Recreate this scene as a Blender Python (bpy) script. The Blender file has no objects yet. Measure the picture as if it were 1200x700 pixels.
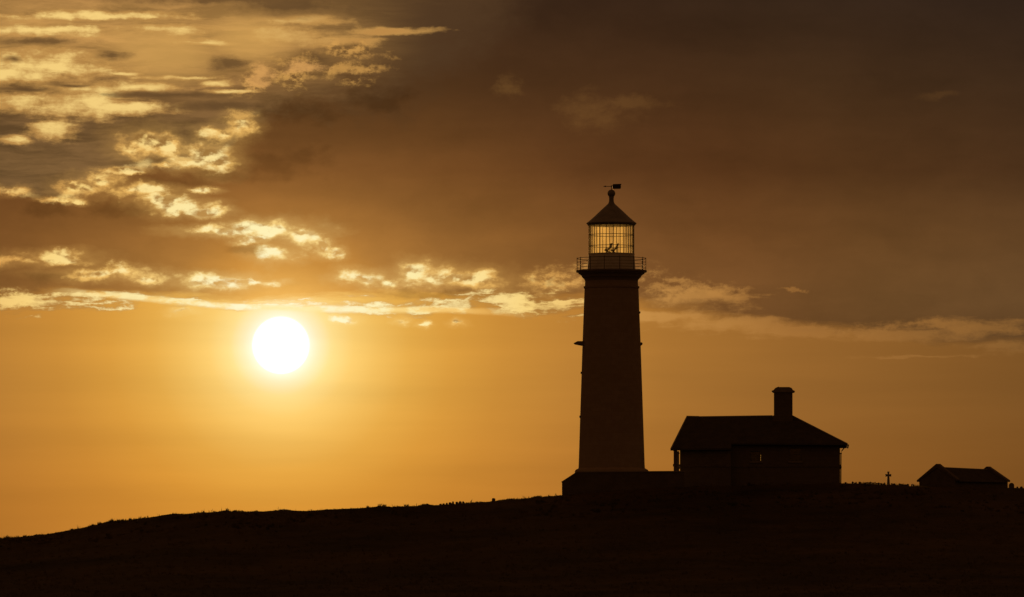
import bpy, bmesh, math, random
import numpy as np
from mathutils import Vector, Matrix, noise as mnoise

scene = bpy.context.scene
COL = scene.collection
R = math.radians
# ---------------------------------------------------------------- sky
K = math.degrees(1 / 7000.0)          # one sky unit: 1/7000 rad of arc
SUN_AZ, SUN_EL = math.radians(-2.218), math.radians(2.55)

def lin(c):
    c = c / 255.0
    return c / 12.92 if c <= 0.04045 else ((c + 0.055) / 1.055) ** 2.4

def rgb(r, g, b, m=1.0):
    return (lin(r) * m, lin(g) * m, lin(b) * m, 1.0)

class S:
    """a node socket with arithmetic"""
    nt = None
    def __init__(s, sock): s.k = sock
    @staticmethod
    def plug(sock, v):
        if isinstance(v, S): S.nt.links.new(v.k, sock)
        elif isinstance(v, (tuple, list)): sock.default_value = v
        else: sock.default_value = v
    @staticmethod
    def m(op, a, b=None, c=None):
        n = S.nt.nodes.new('ShaderNodeMath'); n.operation = op
        S.plug(n.inputs[0], a)
        if b is not None: S.plug(n.inputs[1], b)
        if c is not None: S.plug(n.inputs[2], c)
        return S(n.outputs[0])
    def __add__(s, o): return S.m('ADD', s, o)
    __radd__ = __add__
    def __sub__(s, o): return S.m('SUBTRACT', s, o)
    def __rsub__(s, o): return S.m('SUBTRACT', o, s)
    def __mul__(s, o): return S.m('MULTIPLY', s, o)
    __rmul__ = __mul__
    def __truediv__(s, o): return S.m('DIVIDE', s, o)
    def max(s, o): return S.m('MAXIMUM', s, o)
    def min(s, o): return S.m('MINIMUM', s, o)
    def pow(s, o): return S.m('POWER', s, o)

def sstep(v, a, b, lo=0.0, hi=1.0, kind='SMOOTHSTEP'):
    n = S.nt.nodes.new('ShaderNodeMapRange'); n.interpolation_type = kind
    S.plug(n.inputs[0], v); S.plug(n.inputs[1], a); S.plug(n.inputs[2], b)
    S.plug(n.inputs[3], lo); S.plug(n.inputs[4], hi)
    return S(n.outputs[0])

def vec(x, y, z=0.0):
    n = S.nt.nodes.new('ShaderNodeCombineXYZ')
    for i, v in enumerate((x, y, z)): S.plug(n.inputs[i], v)
    return S(n.outputs[0])

def vmad(v, mul, add):
    n = S.nt.nodes.new('ShaderNodeVectorMath'); n.operation = 'MULTIPLY_ADD'
    S.plug(n.inputs[0], v); S.plug(n.inputs[1], mul); S.plug(n.inputs[2], add)
    return S(n.outputs[0])

def vlen(v):
    n = S.nt.nodes.new('ShaderNodeVectorMath'); n.operation = 'LENGTH'
    S.plug(n.inputs[0], v)
    return S(n.outputs['Value'])

def noise(p, mul, off=(0, 0, 0), detail=6.0, rough=0.55, lac=2.0, color=False):
    n = S.nt.nodes.new('ShaderNodeTexNoise'); n.noise_dimensions = '3D'
    S.plug(n.inputs['Vector'], vmad(p, mul, off))
    n.inputs['Scale'].default_value = 1.0
    n.inputs['Detail'].default_value = detail
    n.inputs['Roughness'].default_value = rough
    n.inputs['Lacunarity'].default_value = lac
    return S(n.outputs['Color' if color else 'Fac'])

def puffs(p, mul, off=(0, 0, 0), detail=2.0, rough=0.5):
    n = S.nt.nodes.new('ShaderNodeTexVoronoi'); n.feature = 'F1'; n.normalize = True
    S.plug(n.inputs['Vector'], vmad(p, mul, off))
    n.inputs['Scale'].default_value = 1.0; n.inputs['Detail'].default_value = detail
    n.inputs['Roughness'].default_value = rough
    return S(n.outputs['Distance'])

def ramp(v, v0, v1, stops, interp='LINEAR'):
    """stops: (value, (r,g,b) in 0..255 sRGB)"""
    n = S.nt.nodes.new('ShaderNodeValToRGB')
    cr = n.color_ramp; cr.interpolation = interp
    while len(cr.elements) > 1: cr.elements.remove(cr.elements[-1])
    for i, (x, c) in enumerate(stops):
        pos = (x - v0) / (v1 - v0)
        e = cr.elements[0] if i == 0 else cr.elements.new(pos)
        e.position = pos; e.color = rgb(*c)
    S.plug(n.inputs[0], sstep(v, v0, v1, kind='LINEAR'))
    return S(n.outputs[0])

def curve(v, v0, v1, pts, y0, y1):
    n = S.nt.nodes.new('ShaderNodeFloatCurve')
    c = n.mapping.curves[0]
    P = [((x - v0) / (v1 - v0), (y - y0) / (y1 - y0)) for x, y in pts]
    c.points[0].location = P[0]; c.points[1].location = P[-1]
    for p in P[1:-1]: c.points.new(*p)
    n.mapping.update()
    S.plug(n.inputs['Value'], sstep(v, v0, v1, kind='LINEAR'))
    return sstep(S(n.outputs[0]), 0.0, 1.0, y0, y1, 'LINEAR')

def cmix(f, a, b, mode='MIX'):
    n = S.nt.nodes.new('ShaderNodeMix'); n.data_type = 'RGBA'; n.blend_type = mode
    S.plug(n.inputs[0], f)
    S.plug(n.inputs[6], a); S.plug(n.inputs[7], b)
    return S(n.outputs[2])

def blobs(p, lst):
    """greatest of several soft ellipses (cx, cy, rx, ry): 1 at a centre, 0 at its rim"""
    out = None
    for cx, cy, rx, ry in lst:
        d = vlen(vmad(p, (1 / rx, 1 / ry, 0), (-cx / rx, -cy / ry, 0)))
        out = d if out is None else out.min(d)
    return 1.0 - out

def build_sky():
    w = bpy.data.worlds.new('World'); bpy.context.scene.world = w
    w.use_nodes = True
    nt = w.node_tree; S.nt = nt
    bg = nt.nodes['Background']
    tc = nt.nodes.new('ShaderNodeTexCoord')
    sp = nt.nodes.new('ShaderNodeSeparateXYZ'); nt.links.new(tc.outputs['Generated'], sp.inputs[0])
    dx, dy, dz = (S(sp.outputs[i]) for i in range(3))
    az = S.m('ARCTAN2', dx, dy); el = S.m('ARCSINE', dz)
    x = az * 7000.0 + 600.0                                   # azimuth, in sky units, growing rightwards
    y = 350.0 - (el - math.radians(3.0)) * 7000.0             # depression, in sky units, growing downwards
    p = vec(x, y)
    # distance from the sun
    sx = 600 + SUN_AZ * 7000; sy = 350 - (SUN_EL - math.radians(3)) * 7000
    r = vlen(vmad(p, (1, 1, 0), (-sx, -sy, 0)))

    nishita = nt.nodes.new('ShaderNodeTexSky'); nishita.sky_type = 'NISHITA'; nishita.sun_disc = False
    nishita.sun_elevation = SUN_EL; nishita.sun_rotation = SUN_AZ
    nishita.altitude = 100; nishita.air_density = 1.2; nishita.dust_density = 2.0
    nis = cmix(1.0, S(nishita.outputs[0]), (0.05, 0.05, 0.05, 1), 'MULTIPLY')

    # --- warps and noises
    wc = noise(p, (1 / 46, 1 / 32, 0), (3.1, 7.7, 0.4), 8, 0.66, color=True)
    wp = vmad(wc, (52, 34, 0), (-26, -17, 0))
    va = S.nt.nodes.new('ShaderNodeVectorMath'); S.plug(va.inputs[0], p); S.plug(va.inputs[1], wp)
    wc3 = noise(p, (1 / 150, 1 / 90, 0), (6.1, 0.7, 3.4), 3, 0.5, color=True)
    vb = S.nt.nodes.new('ShaderNodeVectorMath'); S.plug(vb.inputs[0], S(va.outputs[0])); S.plug(vb.inputs[1], vmad(wc3, (50, 36, 0), (-25, -18, 0)))
    pw = S(vb.outputs[0])                                     # strongly ragged
    vc = S.nt.nodes.new('ShaderNodeVectorMath'); S.plug(vc.inputs[0], p); S.plug(vc.inputs[1], vmad(wc, (34, 24, 0), (-17, -12, 0)))
    pw2 = S(vc.outputs[0])
    wc2 = noise(p, (1 / 95, 1 / 26, 0), (8.1, 1.7, 2.4), 7, 0.62, color=True)
    wp2 = vmad(wc2, (110, 24, 0), (-55, -12, 0))
    va2 = S.nt.nodes.new('ShaderNodeVectorMath'); S.plug(va2.inputs[0], p); S.plug(va2.inputs[1], wp2)
    ps = S(va2.outputs[0])                                    # drawn out into streaks
    nb = noise(p, (1 / 34, 1 / 22, 0), (1.3, 4.2, 5.0), 9, 0.68)          # billows
    nb_s = noise(p, (1 / 34, 1 / 22, 0), (1.3 + 0.06, 4.2 + 0.22, 5.0), 9, 0.68)
    ns = noise(ps, (1 / 90, 1 / 11, 0), (5.5, 2.2, 9.0), 8, 0.62)        # fine streaks
    nl = noise(ps, (1 / 330, 1 / 60, 0), (2.5, 6.2, 1.0), 5, 0.5)         # broad mottling

    nl2 = noise(p, (1 / 70, 1 / 40, 0), (9.5, 3.2, 4.0), 2, 0.5)
    nm = noise(p, (1 / 38, 1 / 20, 0), (4.5, 8.2, 2.0), 4, 0.6)
    nc = noise(p, (1 / 44, 1 / 28, 0), (0.7, 3.3, 6.0), 7, 0.52)
    # --- clear air under the cloud deck
    clear = ramp(r, 0, 1000, [(30, (255, 250, 226)), (42, (255, 238, 190)), (60, (255, 222, 140)), (85, (249, 203, 110)),
                              (115, (239, 187, 92)), (150, (228, 170, 74)), (200, (216, 154, 62)), (260, (202, 140, 56)),
                              (340, (188, 128, 53)), (450, (168, 113, 48)), (600, (150, 100, 44)), (800, (131, 87, 39)), (1000, (112, 75, 35))])
    hz = noise(p, (1 / 420, 1 / 34, 0), (7.5, 2.2, 3.0), 4, 0.5)
    hm = sstep(hz, 0.3, 0.7, 0.955, 1.045, 'LINEAR')
    hv = S.nt.nodes.new('ShaderNodeVectorMath'); hv.operation = 'SCALE'; S.plug(hv.inputs[0], clear); S.plug(hv.inputs['Scale'], hm)
    clear = S(hv.outputs[0])
    low = sstep(y, 430, 620)
    clear = cmix(low * 0.8, clear, cmix(1.0, clear, (1.0, 0.86, 0.62, 1), 'MULTIPLY'))

    # --- high veil seen through the gap at upper left
    veil = ramp(y, -300, 400, [(-300, (150, 112, 66)), (0, (166, 122, 67)), (40, (188, 140, 76)), (75, (168, 123, 67)), (105, (130, 94, 53)), (150, (112, 82, 48)), (230, (114, 84, 49))])
    vs = sstep(ns + (nl - 0.5) * 0.9, 0.34, 0.66, 0.70, 1.26, 'LINEAR')
    vv = S.nt.nodes.new('ShaderNodeVectorMath'); vv.operation = 'SCALE'; S.plug(vv.inputs[0], veil); S.plug(vv.inputs['Scale'], vs)
    veil = S(vv.outputs[0])
    veil = cmix(sstep(x, 260, 520), veil, rgb(80, 56, 34))
    glowcol = ramp(r, 0, 1000, [(0, (255, 240, 185)), (110, (255, 222, 140)), (220, (246, 194, 104)), (330, (226, 168, 86)), (430, (200, 144, 74)), (600, (166, 113, 55)), (900, (138, 95, 47))])
    hot = ramp(r, 0, 1000, [(0, (255, 250, 220)), (150, (255, 240, 176)), (300, (252, 214, 128)), (420, (224, 170, 92)), (600, (176, 122, 62)), (1000, (138, 95, 47))])
    vl = S.nt.nodes.new('ShaderNodeVectorMath'); S.plug(vl.inputs[0], p); S.plug(vl.inputs[1], vmad(wc2, (44, 15, 0), (-22, -7.5, 0)))
    pl = S(vl.outputs[0])
    streaks = blobs(pl, [(45, 78, 100, 21), (10, 90, 80, 12), (15, 122, 50, 14), (105, 105, 70, 9), (160, 104, 55, 6), (95, 122, 70, 20), (145, 128, 60, 10), (60, 157, 34, 12), (20, 168, 24, 5),
                         (215, 92, 55, 3.2), (252, 98, 22, 4), (150, 88, 20, 2.5), (60, 38, 110, 8), (200, 36, 60, 7), (240, 50, 45, 3), (120, 20, 130, 6), (330, 42, 60, 10), (395, 50, 48, 9), (455, 36, 50, 5), (350, 26, 50, 6), (270, 108, 30, 2.5)])
    sd_ = streaks + (ns - 0.5) * 1.6 + (nc - 0.5) * 1.6 + (nb - 0.5) * 1.7
    sa = sstep(sd_, -0.35, 0.5)
    veil = cmix(sa * 0.92, veil, cmix(sstep(sd_ + (nl - 0.5) * 1.6 + (nm - 0.5) * 1.6, 0.05, 1.0), rgb(192, 143, 76), cmix(sstep(x, 220, 430), rgb(250, 212, 128), rgb(192, 140, 74))))
    fall = blobs(p, [(195, 66, 95, 48), (290, 48, 70, 40)])
    veil = cmix(sstep(fall + (nl - 0.5) * 0.6, 0, 0.8) * 0.7, veil, rgb(208, 158, 84))
    bars = blobs(pl, [(40, 52, 70, 7), (85, 101, 40, 3), (30, 106, 50, 4), (200, 112, 90, 5), (130, 66, 30, 8), (265, 75, 30, 12), (300, 0, 190, 10), (345, 8, 90, 16), (370, 70, 34, 14), (250, 125, 70, 8), (10, 72, 14, 4)])
    veil = cmix(sstep(bars + (ns - 0.5) * 2.0 + (nb - 0.5) * 1.4, -0.1, 0.9) * 0.85, veil, rgb(96, 69, 40))

    # --- the deck
    deck = ramp(r, 0, 1000, [(0, (255, 215, 130)), (60, (236, 176, 88)), (105, (205, 144, 66)), (150, (178, 124, 61)), (220, (153, 105, 53)),
                             (300, (138, 93, 47)), (400, (124, 82, 43)), (550, (114, 75, 40)), (700, (107, 73, 40)), (1000, (97, 69, 42))])
    hgt = ramp(y, -400, 420, [(-400, (100, 110, 135)), (0, (137, 143, 174)), (100, (162, 161, 172)), (200, (200, 190, 186)), (280, (246, 240, 226)), (350, (255, 255, 245)), (420, (255, 255, 250))])
    deck = cmix(1.0, deck, hgt, 'MULTIPLY')
    nf = noise(pw, (1 / 170, 1 / 95, 0), (4.1, 5.2, 8.0), 7, 0.55)
    mott = sstep((nl - 0.5) * 0.6 + (nf - 0.5) * 0.8 + (nb - 0.5) * 0.12, -0.24, 0.24, 0.80, 1.20, 'LINEAR')
    mv = S.nt.nodes.new('ShaderNodeVectorMath'); mv.operation = 'SCALE'; S.plug(mv.inputs[0], deck); S.plug(mv.inputs['Scale'], mott)
    deck = S(mv.outputs[0])

    xw = S.nt.nodes.new('ShaderNodeSeparateXYZ'); S.plug(xw.inputs[0], pw)
    xs = S.nt.nodes.new('ShaderNodeSeparateXYZ'); S.plug(xs.inputs[0], ps)
    yw, ys = S(xw.outputs[1]), S(xs.outputs[1])
    under = curve(x, -600, 1800, [(-600, 350), (0, 353), (160, 352), (330, 357), (480, 350), (640, 356), (720, 352), (800, 366), (880, 380), (1000, 391), (1200, 410), (1800, 430)], 0, 1000)
    over = curve(x, -600, 1800, [(-600, 260), (-60, 226), (0, 224), (40, 232), (92, 226), (120, 206), (160, 195), (215, 196), (262, 178), (300, 136), (350, 112), (420, 98), (490, 66), (550, 25), (620, -60), (760, -260), (900, -300), (1800, -300)], -400, 600)
    soft = sstep(x, 290, 520)
    d_over = yw - over + (nb - 0.5) * (40.0 + soft * 60.0) + (nl - 0.5) * soft * 120.0
    d_under = under - ys + (ns - 0.5) * 26.0
    a_deck = sstep(d_over, -8.0 - soft * 30.0, 14.0 + soft * 70.0) * sstep(d_under, -5, 14)

    col = cmix(sstep(y, 270, 330), veil, clear)
    col = cmix(a_deck, col, deck)
    # thin rims of the deck pass the light on
    rim = sstep(d_over, -7, 0) * sstep(d_over, 1, 12, 1, 0) * sstep(x, 260, 310, 1, 0) * sstep(nl2, 0.42, 0.56)
    col = cmix(rim * sstep(nb, 0.36, 0.56) * 0.95, col, hot)

    # --- lit cumulus and torn shreds
    pv = puffs(pw2, (1 / 22, 1 / 17, 0), (2.2, 1.1, 0.3))
    pv_s = puffs(pw2, (1 / 22, 1 / 17, 0), (2.2 + 0.08, 1.1 + 0.28, 0.3))
    nc_s = noise(p, (1 / 44, 1 / 28, 0), (0.7 + 0.06, 3.3 + 0.2, 6.0), 5, 0.5)
    lit = blobs(pw2, [(172, 168, 34, 17), (200, 172, 18, 14), (238, 182, 34, 18), (222, 194, 30, 9), (262, 158, 26, 10), (284, 146, 18, 10),
                      (97, 222, 26, 10), (122, 215, 20, 9), (150, 201, 26, 4), (196, 196, 24, 4), (164, 224, 36, 7), (186, 235, 30, 9), (208, 244, 34, 8), (240, 249, 26, 5),
                      (236, 224, 18, 3), (9, 226, 18, 5), (75, 236, 24, 3), (92, 238, 12, 3),
                      (252, 271, 40, 6), (290, 266, 30, 9), (318, 270, 36, 12), (326, 297, 26, 10), (300, 282, 20, 6), (352, 278, 30, 12), (379, 289, 14, 9), (395, 296, 10, 6),
                      (22, 308, 40, 6), (60, 303, 40, 7), (85, 308, 22, 4), (240, 331, 40, 9), (285, 332, 30, 3), (120, 322, 60, 7), (175, 326, 40, 6),
                      (522, 325, 58, 12), (490, 320, 24, 12), (560, 330, 34, 9), (428, 326, 26, 9), (455, 330, 14, 5), (650, 328, 34, 8),
                      (400, 374, 14, 5), (538, 379, 9, 4), (495, 381, 8, 3), (470, 376, 8, 4), (216, 365, 14, 4)])
    dens = lit + (0.40 - pv) * 1.2 + (nc - 0.5) * 2.8 + (nb - 0.5) * 1.1
    la = sstep(dens + (nm - 0.5) * 1.8, -0.15, 0.85)
    shade = (pv_s - pv) * 2.6 + (nc - nc_s) * 6.0 + (nm - 0.5) * 1.4
    rimlight = sstep(dens, 0.75, 0.15)
    litcol = cmix((sstep(shade, -0.55, 0.35) + rimlight * 0.5).min(1.0), cmix(0.25, deck, glowcol), cmix(sstep(dens + (nm - 0.5) * 3.4 + (nl2 - 0.5) * 2.0, 0.2, 1.1), glowcol, hot))
    relief = (nb - nb_s) * 5.0
    thin = sstep(lit + (nm - 0.5) * 1.6 + (nc - 0.5) * 1.2, -1.3, 0.6)             # thin cloud round the bright shreds
    col = cmix(thin * 0.26, col, glowcol)
    under_ = blobs(pw2, [(215, 214, 40, 9), (140, 246, 60, 10), (300, 296, 40, 6), (255, 206, 40, 8), (60, 252, 60, 12), (330, 190, 60, 24), (180, 190, 40, 5), (520, 345, 70, 6), (60, 325, 60, 8), (345, 130, 50, 16), (440, 120, 50, 20)])
    col = cmix(sstep(under_ + (nc - 0.5) * 3.0 + (nb - 0.5) * 1.0, -0.2, 0.9) * 0.7, col, cmix(1.0, col, (0.62, 0.60, 0.58, 1), 'MULTIPLY'))
    col = cmix(la * 0.97, col, litcol)
    dim = blobs(pw, [(300, 93, 30, 20), (304, 97, 22, 14), (345, 84, 34, 20), (420, 86, 44, 16), (285, 140, 30, 12), (395, 60, 60, 10), (650, 327, 48, 15), (690, 318, 40, 10), (790, 340, 60, 16),
                     (735, 330, 40, 18), (845, 343, 40, 9), (925, 337, 20, 3), (610, 346, 40, 8), (1010, 383, 70, 8), (1120, 382, 80, 9)])
    da = sstep(dim + (nb - 0.5) * 3.0, -0.1, 0.9)
    col = cmix(da * 0.55, col, cmix(sstep(relief, -0.5, 0.4), deck, glowcol))

    peach = blobs(pw2, [(306, 92, 22, 17), (312, 100, 16, 10), (358, 80, 30, 9)])
    col = cmix(sstep(peach + (nb - 0.5) * 2.6 + (nm - 0.5) * 1.5, 0.0, 0.7) * 0.75, col, rgb(212, 156, 88))
    # --- the bright ragged band along the underside of the deck
    band = blobs(ps, [(50, 355, 120, 15), (-120, 350, 160, 14), (110, 362, 60, 6), (150, 349, 60, 6), (200, 352, 60, 4), (260, 357, 80, 5), (330, 361, 90, 5), (410, 363, 90, 7), (480, 361, 80, 10), (540, 358, 60, 10),
                      (600, 352, 90, 12), (650, 360, 80, 12), (560, 346, 60, 6), (330, 352, 50, 3), (420, 347, 22, 3), (690, 370, 40, 3)])
    ba = sstep(band + (ns - 0.5) * 2.8 + (nb - 0.5) * 1.6 + (nm - 0.5) * 1.2, -0.15, 0.75)
    col = cmix(ba * 0.95, col, cmix(sstep(ba + (nb - 0.5) * 2.0 + (ns - 0.5) * 3.0, 0.4, 1.4), cmix(0.25, deck, glowcol), hot))
    line = curve(x, -600, 1800, [(-600, 338), (60, 343), (140, 348), (220, 355), (330, 362), (430, 363.5), (520, 363), (620, 368), (1800, 420)], 0, 1000)
    lx = S.nt.nodes.new('ShaderNodeSeparateXYZ'); S.plug(lx.inputs[0], vmad(wc2, (0, 9, 0), (0, -4.5, 0)))
    ld = S.m('ABSOLUTE', y + S(lx.outputs[1]) - line)
    la2 = sstep(ld, 1.0 + (nm - 0.5) * 3.0, 5.5 + (ns - 0.5) * 6.0, 1, 0) * sstep(x, 40, 150) * sstep(x, 640, 520)
    col = cmix(la2 * 0.9, col, cmix(sstep(nm, 0.42, 0.58), glowcol, hot))
    band2 = blobs(ps, [(780, 370, 90, 10), (860, 381, 100, 13), (940, 388, 100, 11), (1040, 391, 120, 11), (1140, 386, 100, 15), (1180, 405, 60, 7), (1075, 420, 84, 2.5), (1300, 410, 160, 12), (820, 350, 90, 12)])
    b2 = sstep(band2 + (ns - 0.5) * 2.0 + (nb - 0.5) * 1.8, -0.1, 0.8)
    col = cmix(b2 * 0.75, col, glowcol)
    faint = blobs(pw, [(1100, 117, 34, 6), (700, 130, 60, 26), (745, 118, 60, 10), (600, 105, 20, 16)])
    fa = sstep(faint + (nb - 0.5) * 2.0, 0.0, 1.0)
    col = cmix(fa * 0.09, col, glowcol)

    # --- the aureole in front of everything, and the disc
    add = ramp(r, 0, 420, [(30, (140, 128, 98)), (45, (104, 90, 56)), (70, (84, 68, 36)), (110, (66, 48, 20)), (180, (44, 28, 8)), (280, (24, 13, 2)), (420, (0, 0, 0))])
    col = cmix(sstep(y, 250, 340, 0.55, 0.40), col, add, 'ADD')
    col = cmix(sstep(r, 26.5, 35.0, 1, 0), col, (4.0, 3.7, 3.0, 1))
    # --- away from the sunset: cloud and evening sky
    far = cmix(0.85, nis, rgb(84, 47, 13))
    col = cmix(sstep(r, 1100, 3200), col, far)
    nt.links.new(col.k, bg.inputs[0]); bg.inputs[1].default_value = 1.0
    w.cycles.sampling_method = 'MANUAL'; w.cycles.sample_map_resolution = 1024
# ------------------------------------------------------------ measures
# The camera stands at the origin's eye height and looks up 3 degrees with a 210 mm lens; the crest lies
# 600 m off.  east()/up() turn measurements taken from the photograph into metres on the plane at distance Y.
PITCH = R(3.0)
D = 600.0

def east(px, Y=D):
    return (px - 600.0) / 7000.0 * Y / math.cos(PITCH)

def up(py, Y=D):
    return Y * math.tan(PITCH + math.atan((350.0 - py) / 7000.0))

PX = D / 7000.0 / math.cos(PITCH)        # metres for one picture unit at the crest

# ------------------------------------------------------------ materials
def material(name):
    m = bpy.data.materials.new(name); m.use_nodes = True
    return m, m.node_tree, m.node_tree.nodes['Principled BSDF']

def noise_colour(nt, bsdf, c1, c2, scale, detail=6, rough=0.6, bump=0.0, bump_scale=None, dist=0.05):
    tc = nt.nodes.new('ShaderNodeTexCoord')
    n = nt.nodes.new('ShaderNodeTexNoise'); n.inputs['Scale'].default_value = scale
    n.inputs['Detail'].default_value = detail; n.inputs['Roughness'].default_value = rough
    nt.links.new(tc.outputs['Object'], n.inputs['Vector'])
    cr = nt.nodes.new('ShaderNodeValToRGB')
    cr.color_ramp.elements[0].position = 0.32; cr.color_ramp.elements[0].color = (*c1, 1)
    cr.color_ramp.elements[1].position = 0.70; cr.color_ramp.elements[1].color = (*c2, 1)
    nt.links.new(n.outputs['Fac'], cr.inputs[0]); nt.links.new(cr.outputs[0], bsdf.inputs['Base Color'])
    if bump:
        n2 = nt.nodes.new('ShaderNodeTexNoise'); n2.inputs['Scale'].default_value = bump_scale or scale * 3
        n2.inputs['Detail'].default_value = 5
        nt.links.new(tc.outputs['Object'], n2.inputs['Vector'])
        b = nt.nodes.new('ShaderNodeBump'); b.inputs['Strength'].default_value = bump; b.inputs['Distance'].default_value = dist
        nt.links.new(n2.outputs['Fac'], b.inputs['Height']); nt.links.new(b.outputs[0], bsdf.inputs['Normal'])
    return cr.outputs[0], tc

def mat_simple(name, c1, c2, scale=3.0, rough=0.8, metal=0.0, bump=0.0, dist=0.02):
    m, nt, b = material(name)
    b.inputs['Roughness'].default_value = rough; b.inputs['Metallic'].default_value = metal
    noise_colour(nt, b, c1, c2, scale, bump=bump, dist=dist)
    return m

def mat_masonry(name, c1, c2, cm, bw, bh, cyl=None):
    """coursed granite; cyl: radius for a round tower (courses run round its axis)"""
    m, nt, b = material(name)
    b.inputs['Roughness'].default_value = 0.85
    colr, tc = noise_colour(nt, b, c1, c2, 1.6, detail=7)
    sep = nt.nodes.new('ShaderNodeSeparateXYZ'); nt.links.new(tc.outputs['Object'], sep.inputs[0])
    com = nt.nodes.new('ShaderNodeCombineXYZ')
    if cyl:
        at = nt.nodes.new('ShaderNodeMath'); at.operation = 'ARCTAN2'
        nt.links.new(sep.outputs[0], at.inputs[0]); nt.links.new(sep.outputs[1], at.inputs[1])
        mu = nt.nodes.new('ShaderNodeMath'); mu.operation = 'MULTIPLY'; mu.inputs[1].default_value = cyl
        nt.links.new(at.outputs[0], mu.inputs[0]); nt.links.new(mu.outputs[0], com.inputs[0])
    else:
        ad = nt.nodes.new('ShaderNodeMath'); ad.operation = 'ADD'
        nt.links.new(sep.outputs[0], ad.inputs[0]); nt.links.new(sep.outputs[1], ad.inputs[1])
        nt.links.new(ad.outputs[0], com.inputs[0])
    nt.links.new(sep.outputs[2], com.inputs[1])
    br = nt.nodes.new('ShaderNodeTexBrick')
    br.inputs['Scale'].default_value = 1.0; br.inputs['Brick Width'].default_value = bw; br.inputs['Row Height'].default_value = bh
    br.inputs['Mortar Size'].default_value = 0.018; br.inputs['Mortar Smooth'].default_value = 0.3
    br.inputs['Color1'].default_value = (1, 1, 1, 1); br.inputs['Color2'].default_value = (0.90, 0.89, 0.88, 1)
    br.inputs['Mortar'].default_value = (*cm, 1)
    nt.links.new(com.outputs[0], br.inputs['Vector'])
    mx = nt.nodes.new('ShaderNodeMix'); mx.data_type = 'RGBA'; mx.blend_type = 'MULTIPLY'; mx.inputs[0].default_value = 1.0
    nt.links.new(colr, mx.inputs[6]); nt.links.new(br.outputs['Color'], mx.inputs[7])
    nt.links.new(mx.outputs[2], b.inputs['Base Color'])
    bp = nt.nodes.new('ShaderNodeBump'); bp.inputs['Strength'].default_value = 0.4; bp.inputs['Distance'].default_value = 0.015; bp.invert = True
    nt.links.new(br.outputs['Fac'], bp.inputs['Height']); nt.links.new(bp.outputs[0], b.inputs['Normal'])
    return m

def mat_slate(name):
    m, nt, b = material(name)
    b.inputs['Roughness'].default_value = 0.95; b.inputs['Specular IOR Level'].default_value = 0.15
    colr, tc = noise_colour(nt, b, (0.045, 0.043, 0.043), (0.075, 0.07, 0.066), 1.2, detail=6)
    br = nt.nodes.new('ShaderNodeTexBrick'); br.inputs['Scale'].default_value = 1.0
    br.inputs['Brick Width'].default_value = 0.3; br.inputs['Row Height'].default_value = 0.16; br.inputs['Mortar Size'].default_value = 0.012
    sep = nt.nodes.new('ShaderNodeSeparateXYZ'); nt.links.new(tc.outputs['Object'], sep.inputs[0])
    ad = nt.nodes.new('ShaderNodeMath'); ad.operation = 'ADD'; nt.links.new(sep.outputs[0], ad.inputs[0]); nt.links.new(sep.outputs[1], ad.inputs[1])
    com = nt.nodes.new('ShaderNodeCombineXYZ'); nt.links.new(ad.outputs[0], com.inputs[0]); nt.links.new(sep.outputs[2], com.inputs[1])
    nt.links.new(com.outputs[0], br.inputs['Vector'])
    bp = nt.nodes.new('ShaderNodeBump'); bp.inputs['Strength'].default_value = 0.7; bp.inputs['Distance'].default_value = 0.02; bp.invert = True
    nt.links.new(br.outputs['Fac'], bp.inputs['Height']); nt.links.new(bp.outputs[0], b.inputs['Normal'])
    return m

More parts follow.
